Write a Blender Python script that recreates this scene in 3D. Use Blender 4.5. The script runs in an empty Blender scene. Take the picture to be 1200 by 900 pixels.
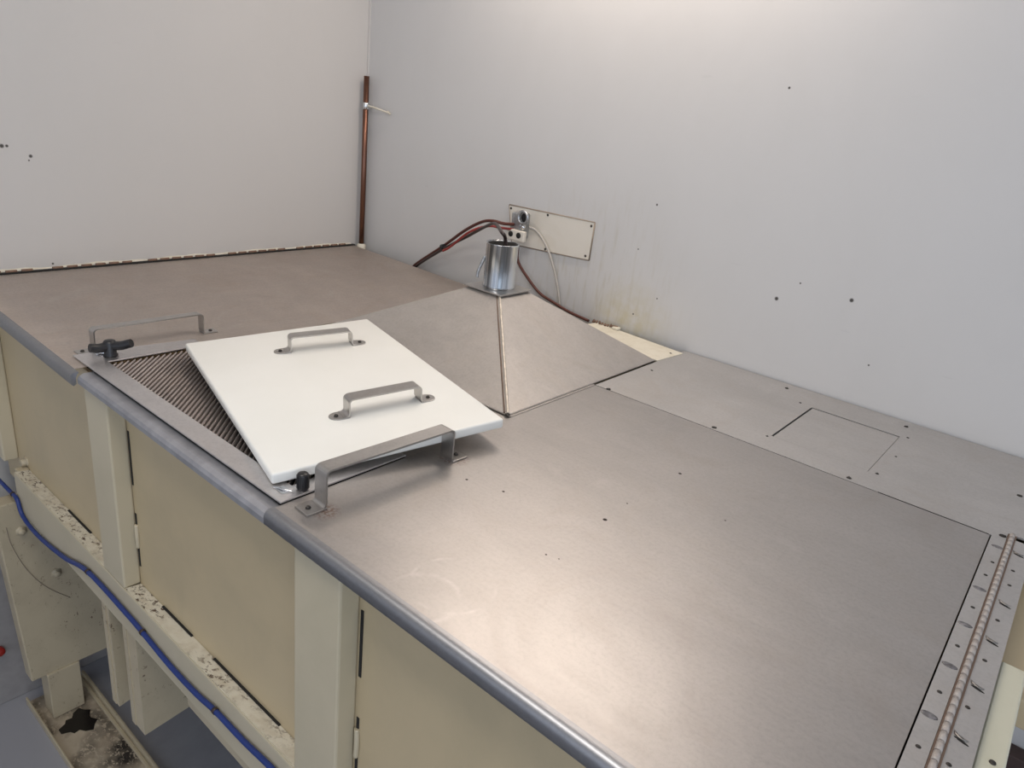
import bpy, bmesh, math, random
from mathutils import Vector, Matrix
random.seed(7)
sc = bpy.context.scene
COL = sc.collection
PI = math.pi

# ------------------------------------------------------------------ camera
CAM = Vector((2.3719, -1.9293, 1.62))
RT = Vector((0.7588, 0.6420, 0.1099)); DN = Vector((0.3122, -0.2104, -0.9264)); FW = Vector((-0.5717, 0.7372, -0.3601))
FPX = 839.6
cd = bpy.data.cameras.new('camera'); cam = bpy.data.objects.new('camera', cd); COL.objects.link(cam)
cd.sensor_width = 36; cd.lens = FPX / 1200 * 36; cd.clip_start = 0.02
cam.matrix_world = Matrix(((RT.x, -DN.x, -FW.x, CAM.x), (RT.y, -DN.y, -FW.y, CAM.y), (RT.z, -DN.z, -FW.z, CAM.z), (0, 0, 0, 1)))
sc.camera = cam

# ------------------------------------------------------------------ world, lights, exposure
w = bpy.data.worlds.new('world'); sc.world = w; w.use_nodes = True
w.node_tree.nodes['Background'].inputs[0].default_value = (0.80, 0.85, 0.96, 1)
w.node_tree.nodes['Background'].inputs[1].default_value = 1.0
def area(name, loc, rot, sx, sy, power, color, spread=PI):
    l = bpy.data.lights.new(name, 'AREA'); l.shape = 'RECTANGLE'; l.size = sx; l.size_y = sy
    l.energy = power; l.color = color; l.spread = spread
    o = bpy.data.objects.new(name, l); COL.objects.link(o); o.location = loc; o.rotation_euler = rot
    return o
# daylight coming in from the open side of the room, right of and behind the camera
area('daylight_opening', (4.6, -3.6, 2.0), (math.radians(80), 0, math.radians(38)), 2.0, 1.8, 26, (0.68, 0.82, 1.0))
area('overhead_fill', (1.6, -2.0, 2.92), (0, 0, 0), 1.2, 0.6, 23, (1.0, 0.94, 0.87))  # unseen area light added overhead to brighten the upward-facing surfaces
sc.view_settings.view_transform = 'Standard'; sc.view_settings.look = 'None'
sc.view_settings.gamma = 1; sc.view_settings.use_curve_mapping = False
sc.view_settings.exposure = 0.0
LAMP_W = 10.5

# ------------------------------------------------------------------ helpers
def ray(u, v): return RT * ((u - 600) / FPX) + DN * ((v - 450) / FPX) + FW
def onz(u, v, z): r = ray(u, v); return CAM + r * ((z - CAM.z) / r.z)
def onx(u, v, x): r = ray(u, v); return CAM + r * ((x - CAM.x) / r.x)
def ony(u, v, y): r = ray(u, v); return CAM + r * ((y - CAM.y) / r.y)

def rotm(rx=0, ry=0, rz=0):
    return Matrix.Rotation(rz, 4, 'Z') @ Matrix.Rotation(ry, 4, 'Y') @ Matrix.Rotation(rx, 4, 'X')

def add_box(bm, c0, c1, bev=0.0, mat=None, seg=2):
    t = bmesh.new()
    bmesh.ops.create_cube(t, size=1)
    s = Vector(c1) - Vector(c0); m = (Vector(c1) + Vector(c0)) / 2
    for v in t.verts: v.co = Vector((v.co.x * s.x, v.co.y * s.y, v.co.z * s.z)) + m
    if bev: bmesh.ops.bevel(t, geom=t.edges[:], offset=bev, segments=seg, affect='EDGES', profile=0.5)
    if mat is not None: bmesh.ops.transform(t, matrix=mat, verts=t.verts)
    merge(bm, t)

def merge(bm, t):
    me = bpy.data.meshes.new('tmp'); t.to_mesh(me); t.free(); bm.from_mesh(me); bpy.data.meshes.remove(me)

def add_prism(bm, pts, z0, z1, bev=0.0, mat=None):
    t = bmesh.new()
    lo = [t.verts.new((p[0], p[1], z0)) for p in pts]; hi = [t.verts.new((p[0], p[1], z1)) for p in pts]
    n = len(pts)
    t.faces.new(lo[::-1]); t.faces.new(hi)
    for i in range(n): t.faces.new((lo[i], lo[(i + 1) % n], hi[(i + 1) % n], hi[i]))
    bmesh.ops.recalc_face_normals(t, faces=t.faces)
    if bev: bmesh.ops.bevel(t, geom=t.edges[:], offset=bev, segments=2, affect='EDGES', profile=0.5)
    if mat is not None: bmesh.ops.transform(t, matrix=mat, verts=t.verts)
    merge(bm, t)

def add_hull(bm, top, bot):
    """slab between two point loops of equal length"""
    t = bmesh.new(); n = len(top)
    a = [t.verts.new(p) for p in top]; b = [t.verts.new(p) for p in bot]
    t.faces.new(a); t.faces.new(b[::-1])
    for i in range(n): t.faces.new((a[i], b[i], b[(i + 1) % n], a[(i + 1) % n]))
    bmesh.ops.recalc_face_normals(t, faces=t.faces)
    merge(bm, t)

def smooth_path(pts, sub=6):
    P = [Vector(p) for p in pts]
    if len(P) < 3: return P
    out = []
    for i in range(len(P) - 1):
        p0 = P[max(i - 1, 0)]; p1 = P[i]; p2 = P[i + 1]; p3 = P[min(i + 2, len(P) - 1)]
        for k in range(sub):
            t = k / sub
            out.append(0.5 * ((2 * p1) + (p2 - p0) * t + (2 * p0 - 5 * p1 + 4 * p2 - p3) * t * t + (3 * p1 - p0 - 3 * p2 + p3) * t ** 3))
    out.append(P[-1]); return out

def add_tube(bm, pts, r, segs=8, caps=True, smooth=True, rr=None):
    P = smooth_path(pts) if smooth else [Vector(p) for p in pts]
    rings = []; up = None
    for i, p in enumerate(P):
        d = (P[min(i + 1, len(P) - 1)] - P[max(i - 1, 0)]).normalized()
        if up is None:
            up = Vector((0, 0, 1)) if abs(d.z) < .9 else Vector((1, 0, 0))
        s = d.cross(up).normalized(); up = s.cross(d).normalized()
        rad = rr(i / (len(P) - 1)) if rr else r
        rings.append([bm.verts.new(p + (s * math.cos(2 * PI * k / segs) + up * math.sin(2 * PI * k / segs)) * rad) for k in range(segs)])
    for a, b in zip(rings, rings[1:]):
        for k in range(segs): bm.faces.new((a[k], a[(k + 1) % segs], b[(k + 1) % segs], b[k])).smooth = True
    if caps: bm.faces.new(rings[0][::-1]); bm.faces.new(rings[-1])

def add_lathe(bm, prof, segs=24, mat=None):
    t = bmesh.new(); rings = []
    for r, z in prof:
        if r < 1e-6: rings.append([t.verts.new((0, 0, z))])
        else: rings.append([t.verts.new((r * math.cos(2 * PI * k / segs), r * math.sin(2 * PI * k / segs), z)) for k in range(segs)])
    for a, b in zip(rings, rings[1:]):
        for k in range(segs):
            k2 = (k + 1) % segs
            if len(a) == 1 and len(b) == 1: continue
            if len(a) == 1: f = t.faces.new((a[0], b[k], b[k2]))
            elif len(b) == 1: f = t.faces.new((a[k], b[0], a[k2]))
            else: f = t.faces.new((a[k], b[k], b[k2], a[k2]))
            f.smooth = True
    bmesh.ops.recalc_face_normals(t, faces=t.faces)
    if mat is not None: bmesh.ops.transform(t, matrix=mat, verts=t.verts)
    merge(bm, t)

def add_sweep(bm, prof, axis, a0, a1, smooth=False, n=1):
    """sweep a closed 2-D profile along x ('x': prof = (y,z)) or y ('y': prof = (x,z))"""
    def P(t, p): return (t, p[0], p[1]) if axis == 'x' else (p[0], t, p[1])
    t = bmesh.new(); rows = []
    for i in range(n + 1):
        s = a0 + (a1 - a0) * i / n
        rows.append([t.verts.new(P(s, p)) for p in prof])
    m = len(prof)
    for a, b in zip(rows, rows[1:]):
        for k in range(m): t.faces.new((a[k], a[(k + 1) % m], b[(k + 1) % m], b[k])).smooth = smooth
    t.faces.new(rows[0]); t.faces.new(rows[-1][::-1])
    bmesh.ops.recalc_face_normals(t, faces=t.faces)
    merge(bm, t)

def mesh_of(bm, name):
    me = bpy.data.meshes.new(name); bm.to_mesh(me); bm.free(); return me

def thing(name, label, cat, loc=(0, 0, 0), group=None, rot=None):
    o = bpy.data.objects.new(name, None); COL.objects.link(o); o.location = loc; o.empty_display_size = .05
    if rot is not None: o.rotation_euler = rot
    o['label'] = label; o['category'] = cat
    if group: o['group'] = group
    return o

def wloc(o):
    v = Vector(o.location)
    while o.parent: o = o.parent; v += Vector(o.location)
    return v

def obj(name, bm, m, parent=None, base=None, local=False, label=None):
    """bm in world coordinates (unless local); origin placed at base / bottom centre"""
    me = mesh_of(bm, name); me.materials.append(m)
    o = bpy.data.objects.new(name, me); COL.objects.link(o)
    if not local:
        if base is None:
            xs = [v.co.x for v in me.vertices]; ys = [v.co.y for v in me.vertices]; zs = [v.co.z for v in me.vertices]
            base = Vector(((min(xs) + max(xs)) / 2, (min(ys) + max(ys)) / 2, min(zs)))
        base = Vector(base)
        me.transform(Matrix.Translation(-base))
        o.location = base - (wloc(parent) if parent else Vector((0, 0, 0)))
    if parent: o.parent = parent
    if label: o['label'] = label
    return o

def tag(o, label, cat, group=None):
    o['label'] = label; o['category'] = cat
    if group: o['group'] = group
    return o

def struct(name, bm, m, parent=None, label=None):
    o = obj(name, bm, m, parent)
    if parent is None: o['kind'] = 'structure'
    if label: o['label'] = label
    return o

_shared = {}
def inst(name, key, builder, m, parent, loc, rot=(0, 0, 0), scale=1, label=None):
    """a piece that shares mesh data with its alikes; loc is in world space"""
    if key not in _shared:
        b = bmesh.new(); builder(b); me = mesh_of(b, key); me.materials.append(m); _shared[key] = me
    o = bpy.data.objects.new(name, _shared[key]); COL.objects.link(o)
    o.parent = parent; o.location = Vector(loc) - wloc(parent); o.rotation_euler = rot
    o.scale = (scale,) * 3 if not isinstance(scale, tuple) else scale
    if label: o['label'] = label
    return o

# ------------------------------------------------------------------ materials
class Mat:
    def __init__(s, name, base=(.5, .5, .5), rough=.5, metal=0.0):
        s.m = bpy.data.materials.new(name); s.m.use_nodes = True; s.nt = s.m.node_tree
        s.b = s.nt.nodes['Principled BSDF']
        s.b.inputs['Base Color'].default_value = (*base, 1); s.b.inputs['Roughness'].default_value = rough
        s.b.inputs['Metallic'].default_value = metal
        s.pos = None
    def n(s, t, **kw):
        x = s.nt.nodes.new(t)
        for k, v in kw.items(): setattr(x, k, v)
        return x
    def l(s, a, b): s.nt.links.new(a, b)
    def P(s):
        if s.pos is None: s.pos = s.n('ShaderNodeNewGeometry').outputs['Position']
        return s.pos
    def vec(s, scale=(1, 1, 1), rot=(0, 0, 0), src=None):
        mp = s.n('ShaderNodeMapping'); mp.inputs['Scale'].default_value = scale; mp.inputs['Rotation'].default_value = rot
        s.l(src or s.P(), mp.inputs['Vector']); return mp.outputs[0]
    def noise(s, scale, detail=4, vec=None, rough=.5, dist=0):
        x = s.n('ShaderNodeTexNoise'); x.inputs['Scale'].default_value = scale; x.inputs['Detail'].default_value = detail
        x.inputs['Roughness'].default_value = rough; x.inputs['Distortion'].default_value = dist
        s.l(vec or s.P(), x.inputs['Vector']); return x.outputs['Fac']
    def ramp(s, f, stops):
        x = s.n('ShaderNodeValToRGB'); e = x.color_ramp.elements
        while len(e) < len(stops): e.new(.5)
        for k, (p, c) in zip(e, stops):
            k.position = p; k.color = (c, c, c, 1) if not isinstance(c, tuple) else (*c, 1)
        s.l(f, x.inputs[0]); return x.outputs[0]
    def mix(s, f, a, b, blend='MIX'):
        x = s.n('ShaderNodeMix', data_type='RGBA', blend_type=blend)
        for sock, v in ((x.inputs[0], f), (x.inputs[6], a), (x.inputs[7], b)):
            if hasattr(v, 'links'): s.l(v, sock)
            elif isinstance(v, tuple): sock.default_value = (*v, 1)
            else: sock.default_value = v
        return x.outputs[2]
    def math(s, op, a, b=0.0, c=0.0):
        x = s.n('ShaderNodeMath', operation=op)
        for i, v in enumerate((a, b, c)):
            if hasattr(v, 'links'): s.l(v, x.inputs[i])
            else: x.inputs[i].default_value = v
        return x.outputs[0]
    def dist(s, p):
        x = s.n('ShaderNodeVectorMath', operation='DISTANCE'); s.l(s.P(), x.inputs[0]); x.inputs[1].default_value = p
        return x.outputs['Value']
    def spots(s, lst, soft=.35):
        """1 inside any of the round marks (centre, radius)"""
        acc = None
        for p, r in lst:
            d = s.math('DIVIDE', s.dist(p), r)
            acc = d if acc is None else s.math('MINIMUM', acc, d)
        return s.ramp(acc, [(1 - soft, 1.0), (1.0, 0.0)])
    def color(s, c): s.l(c, s.b.inputs['Base Color'])
    def rough(s, c): s.l(c, s.b.inputs['Roughness'])
    def bump(s, h, strength=.2, dist=.002):
        x = s.n('ShaderNodeBump'); x.inputs['Strength'].default_value = strength; x.inputs['Distance'].default_value = dist
        s.l(h, x.inputs['Height']); s.l(x.outputs[0], s.b.inputs['Normal'])

def steel(name, base, r0, r1, brush=(6, 160, 6), rot=0.0, marks=None, arcs=None, dark=.82, rust=None, met=1.0):
    M = Mat(name, base, .35, met)
    v = M.vec(brush, (0, 0, rot))
    fine = M.noise(1.0, 5, v, .65)
    big = M.noise(2.6, 5, M.vec((1, 1.7, 1)), .6, .6)
    med = M.noise(14, 5, M.vec((1, .6, 1)), .6, 1.0)
    c = M.mix(M.ramp(big, [(.3, 0.0), (.7, 1.0)]), tuple(x * dark for x in base), base)
    c = M.mix(M.ramp(med, [(.42, 0.0), (.75, .5)]), c, tuple(x * .86 for x in base))
    c = M.mix(M.ramp(fine, [(.35, .0), (.8, .35)]), c, tuple(min(1, x * 1.12) for x in base))
    grit = M.noise(150, 3, None, .7)
    c = M.mix(M.ramp(grit, [(.45, 0.0), (.75, .32)]), c, tuple(x * .62 for x in base))
    smear = M.noise(5.5, 6, M.vec((1, 1, 1), (0, 0, .6)), .68, 1.6)
    c = M.mix(M.ramp(smear, [(.52, 0.0), (.72, .28)]), c, (base[0] * .80, base[1] * .74, base[2] * .68))
    c = M.mix(M.ramp(smear, [(.28, .22), (.42, 0.0)]), c, tuple(min(1, x * 1.25) for x in base))
    r = M.ramp(M.math('ADD', M.math('MULTIPLY', smear, .5), M.math('MULTIPLY', fine, .5)), [(.3, r0), (.7, r1)])
    if arcs:
        for (ctr, rad, wd) in arcs:
            d = M.math('ABSOLUTE', M.math('SUBTRACT', M.dist(ctr), rad))
            k = M.ramp(M.math('DIVIDE', d, wd), [(0.0, 1.0), (1.0, 0.0)])
            k = M.math('MULTIPLY', k, M.ramp(M.noise(22, 3), [(.45, 0.0), (.65, .22)]))
            c = M.mix(k, c, (.86, .84, .82)); r = M.mix(k, r, (.55, .55, .55))
    if rust:
        k = M.math('MULTIPLY', M.spots(rust, .9), M.ramp(M.noise(180, 4), [(.4, 0.1), (.62, 1.0)]))
        c = M.mix(k, c, (.16, .07, .035)); r = M.mix(k, r, (.8, .8, .8))
    if marks:
        k = M.spots(marks); c = M.mix(k, c, (.05, .04, .035)); r = M.mix(k, r, (.8, .8, .8))
    M.color(c); M.rough(r); M.bump(fine, .06, .0006)
    return M.m

def paint(name, base, rough, dirt=(.35, .3, .22), amount=.25, scale=5, chips=0.0, chipcol=(.09, .05, .03), marks=None, bumps=.05, low=None):
    M = Mat(name, base, rough)
    d = M.ramp(M.noise(scale, 6, None, .62, .4), [(.45, 0.0), (.85, amount)])
    c = M.mix(d, base, dirt)
    h = M.noise(90, 3)
    if chips:
        k = M.ramp(M.noise(60, 8, M.vec((1, 1.4, 1)), .75, .3), [(.64 - chips * .16, 0.0), (.66 - chips * .16, 1.0)])
        k = M.math('MULTIPLY', k, M.ramp(M.noise(7, 3), [(.42, 0.0), (.62, 1.0)]))
        c = M.mix(k, c, chipcol)
        h = M.math('SUBTRACT', h, k)
    if marks:
        c = M.mix(M.spots(marks), c, (.06, .05, .045))
    M.color(c); M.bump(h, bumps, .002)
    return M.m

def plain(name, base, rough=.5, metal=0.0, var=.08, scale=30, bump=.05):
    M = Mat(name, base, rough, metal)
    f = M.noise(scale, 4)
    c = M.mix(M.ramp(f, [(.3, 0.0), (.7, 1.0)]), tuple(x * (1 - var) for x in base), tuple(min(1, x * (1 + var)) for x in base))
    M.color(c); M.bump(f, bump, .001)
    return M.m

WALL_SPECKS = [((p.x, p.y, p.z), r) for (u, v, r) in ((910, 350, .0065), (998, 352, .0065), (925, 103, .004), (938, 332, .003), (770, 240, .004), (748, 292, .003), (742, 368, .0035), (1018, 428, .003), (770, 350, .003)) for p in [ony(u, v, 0)]]
LEFT_SPECKS = [((p.x, p.y, p.z), r) for (u, v, r) in ((2, 171, .007), (8, 171, .005), (36, 183, .006), (62, 309, .004), (34, 188, .003)) for p in [onx(u, v, 0)]]
LID_MARKS = [((p.x, p.y, p.z), r) for (u, v, r) in ((797, 555, .004), (709, 609, .0045), (590, 576, .003), (547, 562, .003), (850, 610, .002), (640, 650, .002), (735, 590, .002), (655, 655, .0015)) for p in [onz(u, v, 1.0)]]
hf = onz(531, 537, 1.0); hb = onz(382, 600, 1.0)

def wall_paint(name, specks, streaks=False):
    wc = (.565, .555, .545) if streaks else (.525, .508, .49)
    M = Mat(name, wc, .42)
    d = M.ramp(M.noise(3.5, 6, M.vec((1, 1, .6)), .6, .5), [(.45, 0.0), (.9, .16)])
    c = M.mix(d, wc, (.42, .41, .38))
    sc1 = M.ramp(M.noise(1.0, 2, M.vec((9, 9, 70)), .4), [(.74, 0.0), (.78, .16)])
    c = M.mix(sc1, c, (.42, .41, .40))
    if streaks:   # run marks and grime below the wall plate and behind the hood
        g = M.math('MULTIPLY', M.ramp(M.noise(1.0, 4, M.vec((60, 60, 9)), .6), [(.5, 0.0), (.8, .55)]),
                   M.ramp(M.math('DIVIDE', M.dist((1.12, 0, 1.06)), .42), [(.15, 1.0), (1.0, 0.0)]))
        c = M.mix(g, c, (.36, .30, .17))
        g2 = M.math('MULTIPLY', M.ramp(M.math('DIVIDE', M.dist((1.30, 0, 1.01)), .17), [(.2, .55), (1.0, 0.0)]), M.ramp(M.noise(30, 4), [(.35, 0.2), (.6, 1.0)]))
        c = M.mix(g2, c, (.46, .40, .22))
    c = M.mix(M.spots(specks, .5), c, (.05, .045, .04))
    M.color(c); M.bump(M.noise(40, 4), .06, .002)
    return M.m

m_wall_r = wall_paint('wall_paint_right', WALL_SPECKS, True)
m_wall_l = wall_paint('wall_paint_left', LEFT_SPECKS)
m_ceil = plain('ceiling_paint', (.72, .71, .69), .7)
m_floor = paint('floor_epoxy', (.33, .33, .355), .35, (.12, .12, .14), .6, 3, 0, bumps=.1)
m_skirt = plain('skirting_grey', (.30, .285, .28), .5)
m_kerb = plain('kerb_brown', (.06, .035, .03), .7)
m_steel_l = steel('steel_left_lid', (.90, .81, .745), .44, .58, (110, 8, 8), dark=.86, met=.75)
m_steel_r = steel('steel_right_lid', (.485, .458, .440), .37, .47, (9, 150, 9), rot=.25, marks=LID_MARKS,
                  arcs=[(onz(495, 700, 1.0)[:], .05, .006), (onz(530, 685, 1.0)[:], .06, .004)],
                  rust=[(hf[:], .035), (hb[:], .028)], met=.9)
m_steel_b = steel('steel_cover_plate', (.56, .54, .525), .42, .54, (7, 90, 7), dark=.84, met=.82)
m_steel_h = steel('steel_hood', (.55, .515, .485), .40, .54, (30, 60, 30), dark=.78, met=.85)
m_frame = steel('steel_frame', (.72, .70, .70), .36, .46, (60, 60, 60), dark=.92)
m_stain = plain('brown_stain', (.13, .085, .06), .6)
m_seam = plain('weld_seam', (.60, .54, .46), .5, .5, .2, 90)
m_strap = steel('steel_strap', (.56, .54, .52), .28, .40, (120, 9, 9), dark=.8)
m_fold = steel('steel_fold_reflection', (.37, .375, .395), .38, .46, (4, 60, 60), dark=.88)  # dark blue-grey of the reflected room is put into the fold's colour
m_rim = plain('rim_grey', (.36, .36, .385), .5, .6, .15, 25)
Mg = Mat('galvanised_tube', (.6, .62, .64), .24, 1.0)
gv = Mg.ramp(Mg.noise(1.0, 2, Mg.vec((46, 46, 1.2)), .5), [(.36, (.20, .21, .22)), (.47, (.55, .56, .57)), (.53, (.30, .33, .37)), (.62, (.74, .77, .80))])
Mg.color(gv); Mg.bump(Mg.noise(1.0, 2, Mg.vec((60, 60, 1.5))), .25, .002); m_galv = Mg.m
m_cream = paint('cream_enamel', (.50, .405, .255), .38, (.30, .26, .17), .45, 4)
m_cream_l = paint('cream_enamel_post', (.53, .465, .335), .38, (.36, .33, .22), .35, 6)
m_pale = paint('pale_enamel', (.55, .54, .43), .4, (.36, .33, .24), .3, 9)
m_flake = paint('cream_enamel_flaking', (.64, .60, .50), .5, (.40, .33, .23), .8, 30, .6, bumps=.7)
m_leg = paint('cream_enamel_leg', (.48, .41, .285), .4, (.28, .22, .15), .5, 7, .25)
m_chan = paint('floor_channel_cream', (.50, .42, .31), .6, (.22, .15, .09), .7, 12, 1.3, (.02, .015, .012), bumps=.4)
m_dark = plain('shadow_gap_black', (.012, .011, .010), .9)
m_inside = plain('inner_dark', (.05, .05, .045), .9)
m_board = Mat('white_cutting_plastic', (.80, .80, .76), .36)
m_board.b.inputs['Subsurface Weight'].default_value = .0
m_board.color(m_board.mix(m_board.ramp(m_board.noise(7, 4), [(.35, 0.0), (.8, .5)]), (.81, .805, .765), (.74, .735, .68))); m_board.bump(m_board.noise(260, 3), .06, .0006)
m_board = m_board.m
m_black = plain('black_plastic', (.012, .012, .014), .38, 0, .2)
m_chrome = plain('chrome', (.66, .66, .66), .2, 1.0)
m_screw = plain('dark_screw', (.05, .045, .04), .5, .6)
m_rust = paint('rusted_steel', (.20, .12, .08), .7, (.08, .04, .03), .8, 60)
m_knuckle = paint('hinge_knuckle', (.42, .385, .36), .32, (.20, .13, .10), .6, 80)
m_weld = plain('weld_bead', (.30, .28, .26), .35, .9, .4, 200, .4)
m_smudge = plain('heat_mark', (.24, .23, .235), .42, .8, .5, 160)
m_copper = steel('copper_pipe', (.20, .10, .07), .25, .4, (40, 40, 3))
m_red = plain('red_cable', (.26, .03, .025), .6)
m_brown = plain('brown_cable', (.085, .022, .014), .6)
m_darkcable = plain('dark_cable', (.035, .02, .018), .45)
m_grey_cable = plain('grey_cable', (.40, .375, .34), .55)
m_blue = plain('blue_cable', (.012, .032, .17), .38)
m_plate = paint('wall_plate_paint', (.68, .64, .57), .4, (.5, .4, .26), .35, 9)
m_seal = paint('white_sealant', (.66, .62, .52), .55, (.40, .32, .2), .5, 30)
m_grime = plain('grime', (.27, .22, .17), .6)
m_redcap = plain('red_cap', (.30, .02, .015), .35)
m_fix = plain('zinc_fitting', (.42, .43, .44), .35, .8, .25, 120, .3)
m_enamel = plain('white_enamel', (.8, .8, .8), .4)

FLOOR = -0.45
# ------------------------------------------------------------------ setting
b = bmesh.new(); add_box(b, (-0.1, -5.5, FLOOR - .05), (6.5, 0.1, FLOOR)); struct('floor', b, m_floor)
b = bmesh.new(); add_box(b, (-0.1, 0.0, FLOOR), (6.5, 0.1, 3.0)); struct('wall_right', b, m_wall_r)
b = bmesh.new(); add_box(b, (-0.1, -5.5, FLOOR), (0.0, 0.0, 3.0)); struct('wall_left', b, m_wall_l)
b = bmesh.new(); add_box(b, (-0.1, -5.5, 3.0), (6.5, 0.1, 3.06)); struct('ceiling', b, m_ceil)
b = bmesh.new(); add_box(b, (0.0, -5.5, FLOOR), (0.012, 0.0, 0.30), .003); struct('baseboard_left', b, m_skirt)
kz = ony(1185, 882, -.04).z
b = bmesh.new(); add_box(b, (2.2, -0.05, FLOOR), (6.5, 0.0, kz), .004); struct('baseboard_right', b, m_kerb)
b = bmesh.new()                                         # bead of old sealant where the tank meets the left wall
def wav(y): return .002 * math.sin(y * 23) + .0015 * math.sin(y * 61 + 1)
ny = 60
for i in range(ny):
    y0 = -2.4 + 2.34 * i / ny; y1 = -2.4 + 2.34 * (i + 1) / ny
    add_hull(b, [(0, y0, 1.026 + wav(y0)), (0, y1, 1.026 + wav(y1)), (.006, y1, 1.024 + wav(y1)), (.006, y0, 1.024 + wav(y0))],
             [(0, y0, 1.018), (0, y1, 1.018), (.008, y1, 1.018), (.008, y0, 1.018)])
struct('trim_1', b, m_seal, label='bead of old sealant on the left wall along the lid')
b = bmesh.new(); add_box(b, (0.0, -.006, 1.03), (.006, 0, 3.0)); struct('trim_2', b, m_wall_l, label='thin sealed corner joint between the two walls')

# wall-mounted lamp just above the frame (its light stays here)
lamp = thing('wall_lamp', 'long white fluorescent lamp mounted high on the right wall', 'lamp', (1.2, 0, 2.36))
b = bmesh.new(); add_box(b, (.60, -.05, 2.36), (1.80, 0, 2.44), .006); obj('lamp_housing', b, m_enamel, lamp)
b = bmesh.new(); add_tube(b, [(.63, -.075, 2.40), (1.77, -.075, 2.40)], .016, 12, smooth=False)
M = Mat('tube_glow', (.9, .9, .9), .4); M.b.inputs['Emission Color'].default_value = (1.0, .90, .80, 1); M.b.inputs['Emission Strength'].default_value = 6.0
obj('lamp_tube', b, M.m, lamp)
for x in (.62, 1.78):
    b = bmesh.new(); add_box(b, (x - .012, -.095, 2.378), (x + .012, -.045, 2.422), .003); obj('tube_holder', b, m_enamel, lamp)
la = area('wall_lamp_light', (1.2, -.20, 2.44), (0, 0, 0), 1.1, .06, LAMP_W, (1.0, .86, .74))
la.parent = lamp; la.location = Vector((0, -.20, .08))

# ------------------------------------------------------------------ tank body
YP, YN = -1.390, -1.352          # front of posts / face of panels
tank = thing('tank', 'cream enamelled steel tank with posts and a side rail standing on the floor', 'tank', (1.22, -.7, FLOOR))
posts = [(.03, .135), (.803, .911), (1.572, 1.687), (2.345, 2.455)]
pan_z0, pan_z1 = .40, .965
for (x0, x1) in ((.02, .86), (.86, 1.63), (1.63, 2.40)):
    b = bmesh.new(); add_box(b, (x0 + .001, YN, pan_z0), (x1 - .001, YN + .008, pan_z1)); obj('side_panel', b, m_cream, tank)
for x0, x1 in posts:
    b = bmesh.new(); add_box(b, (x0, YP, .499), (x1, YN, .968), .004)
    obj('post', b, m_cream_l, tank)
# rail
b = bmesh.new()
prof = [(YN, .494), (YP, .500), (YP - .001, .496), (YP - .001, .380), (YP + .006, .376), (YP + .010, .380), (YP + .010, .480), (YN, .484)]
add_sweep(b, prof, 'x', .215, 2.455, n=1)
obj('rail_front', b, m_cream_l, tank)
for x0, x1 in ((.218, .802), (.912, 1.571), (1.688, 2.344)):
    b = bmesh.new(); add_sweep(b, [(YN - .0005, .496), (YP + .002, .502), (YP + .002, .4985), (YN - .0005, .4925)], 'x', x0, x1)
    obj('rail_top_face', b, m_flake, tank, label='flaking paint on top of rail')
# unsealed joints (dark slits) beside the posts and behind the rail
def slit(p0, p1, wd, dep, axis):
    b = bmesh.new()
    if axis == 'z': add_hull(b, [(p0[0] - wd, YN - dep, p0[1]), (p0[0] + wd, YN - dep, p0[1]), (p1[0] + wd, YN - dep, p1[1]), (p1[0] - wd, YN - dep, p1[1])],
                             [(p0[0] - wd, YN + .001, p0[1]), (p0[0] + wd, YN + .001, p0[1]), (p1[0] + wd, YN + .001, p1[1]), (p1[0] - wd, YN + .001, p1[1])])
    else: add_box(b, (p0[0], YN - dep - .002, p0[1]), (p1[0], YN + .001, p0[1] + wd))
    obj('open_joint', b, m_dark, tank, label='dark open joint where the seam is not welded')
for u0, v0, u1, v1, x in ((153, 507, 162, 573, .922), (163, 605, 172, 670, .922), (425, 715, 421, 792, 1.700), (417, 838, 416, 905, 1.700)):
    z0 = ony(u0, v0, YN).z; z1 = ony(u1, v1, YN).z
    slit((x - .006, z0), (x - .006, z1), .0028, .0015, 'z')
for x0, x1 in ((.50, .64), (1.02, 1.15), (1.24, 1.475)): slit((x0, .494), (x1, .494), .005, .003, 'x')
for x, z0, z1 in ((.918, .60, .66), (1.694, .60, .66)):      # weld runs joining post to panel
    b = bmesh.new(); add_tube(b, [(x, YN - .002, z0), (x + .002, YN - .003, (z0 + z1) / 2), (x, YN - .002, z1)], .005, 6); obj('weld_run', b, m_cream_l, tank)
# inner rim and top ledge
b = bmesh.new()
R_ = [(YN + .008, .994), (-1.388, .994), (-1.397, .990), (-1.401, .984), (-1.401, .974), (-1.396, .974), (-1.394, .982), (YN + .008, .985)]
add_sweep(b, R_, 'x', .8065, 1.5115); obj('front_rim', b, m_rim, tank)
b = bmesh.new(); add_box(b, (.02, YN + .008, .955), (2.44, YN + .04, .972)); obj('inner_ledge', b, m_inside, tank)
# remaining sides and bottom
b = bmesh.new(); add_box(b, (.012, YN + .008, .40), (.018, -.03, .96)); obj('end_panel', b, m_cream, tank)
b = bmesh.new(); add_box(b, (2.430, YN + .008, .40), (2.436, -.03, .975)); obj('end_panel', b, m_cream, tank)
b = bmesh.new(); add_box(b, (.02, -.036, .40), (2.43, -.03, .95)); obj('rear_panel', b, m_cream, tank)
b = bmesh.new(); add_box(b, (.02, YN + .01, .392), (2.43, -.03, .40)); obj('tank_bottom', b, m_inside, tank)
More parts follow.
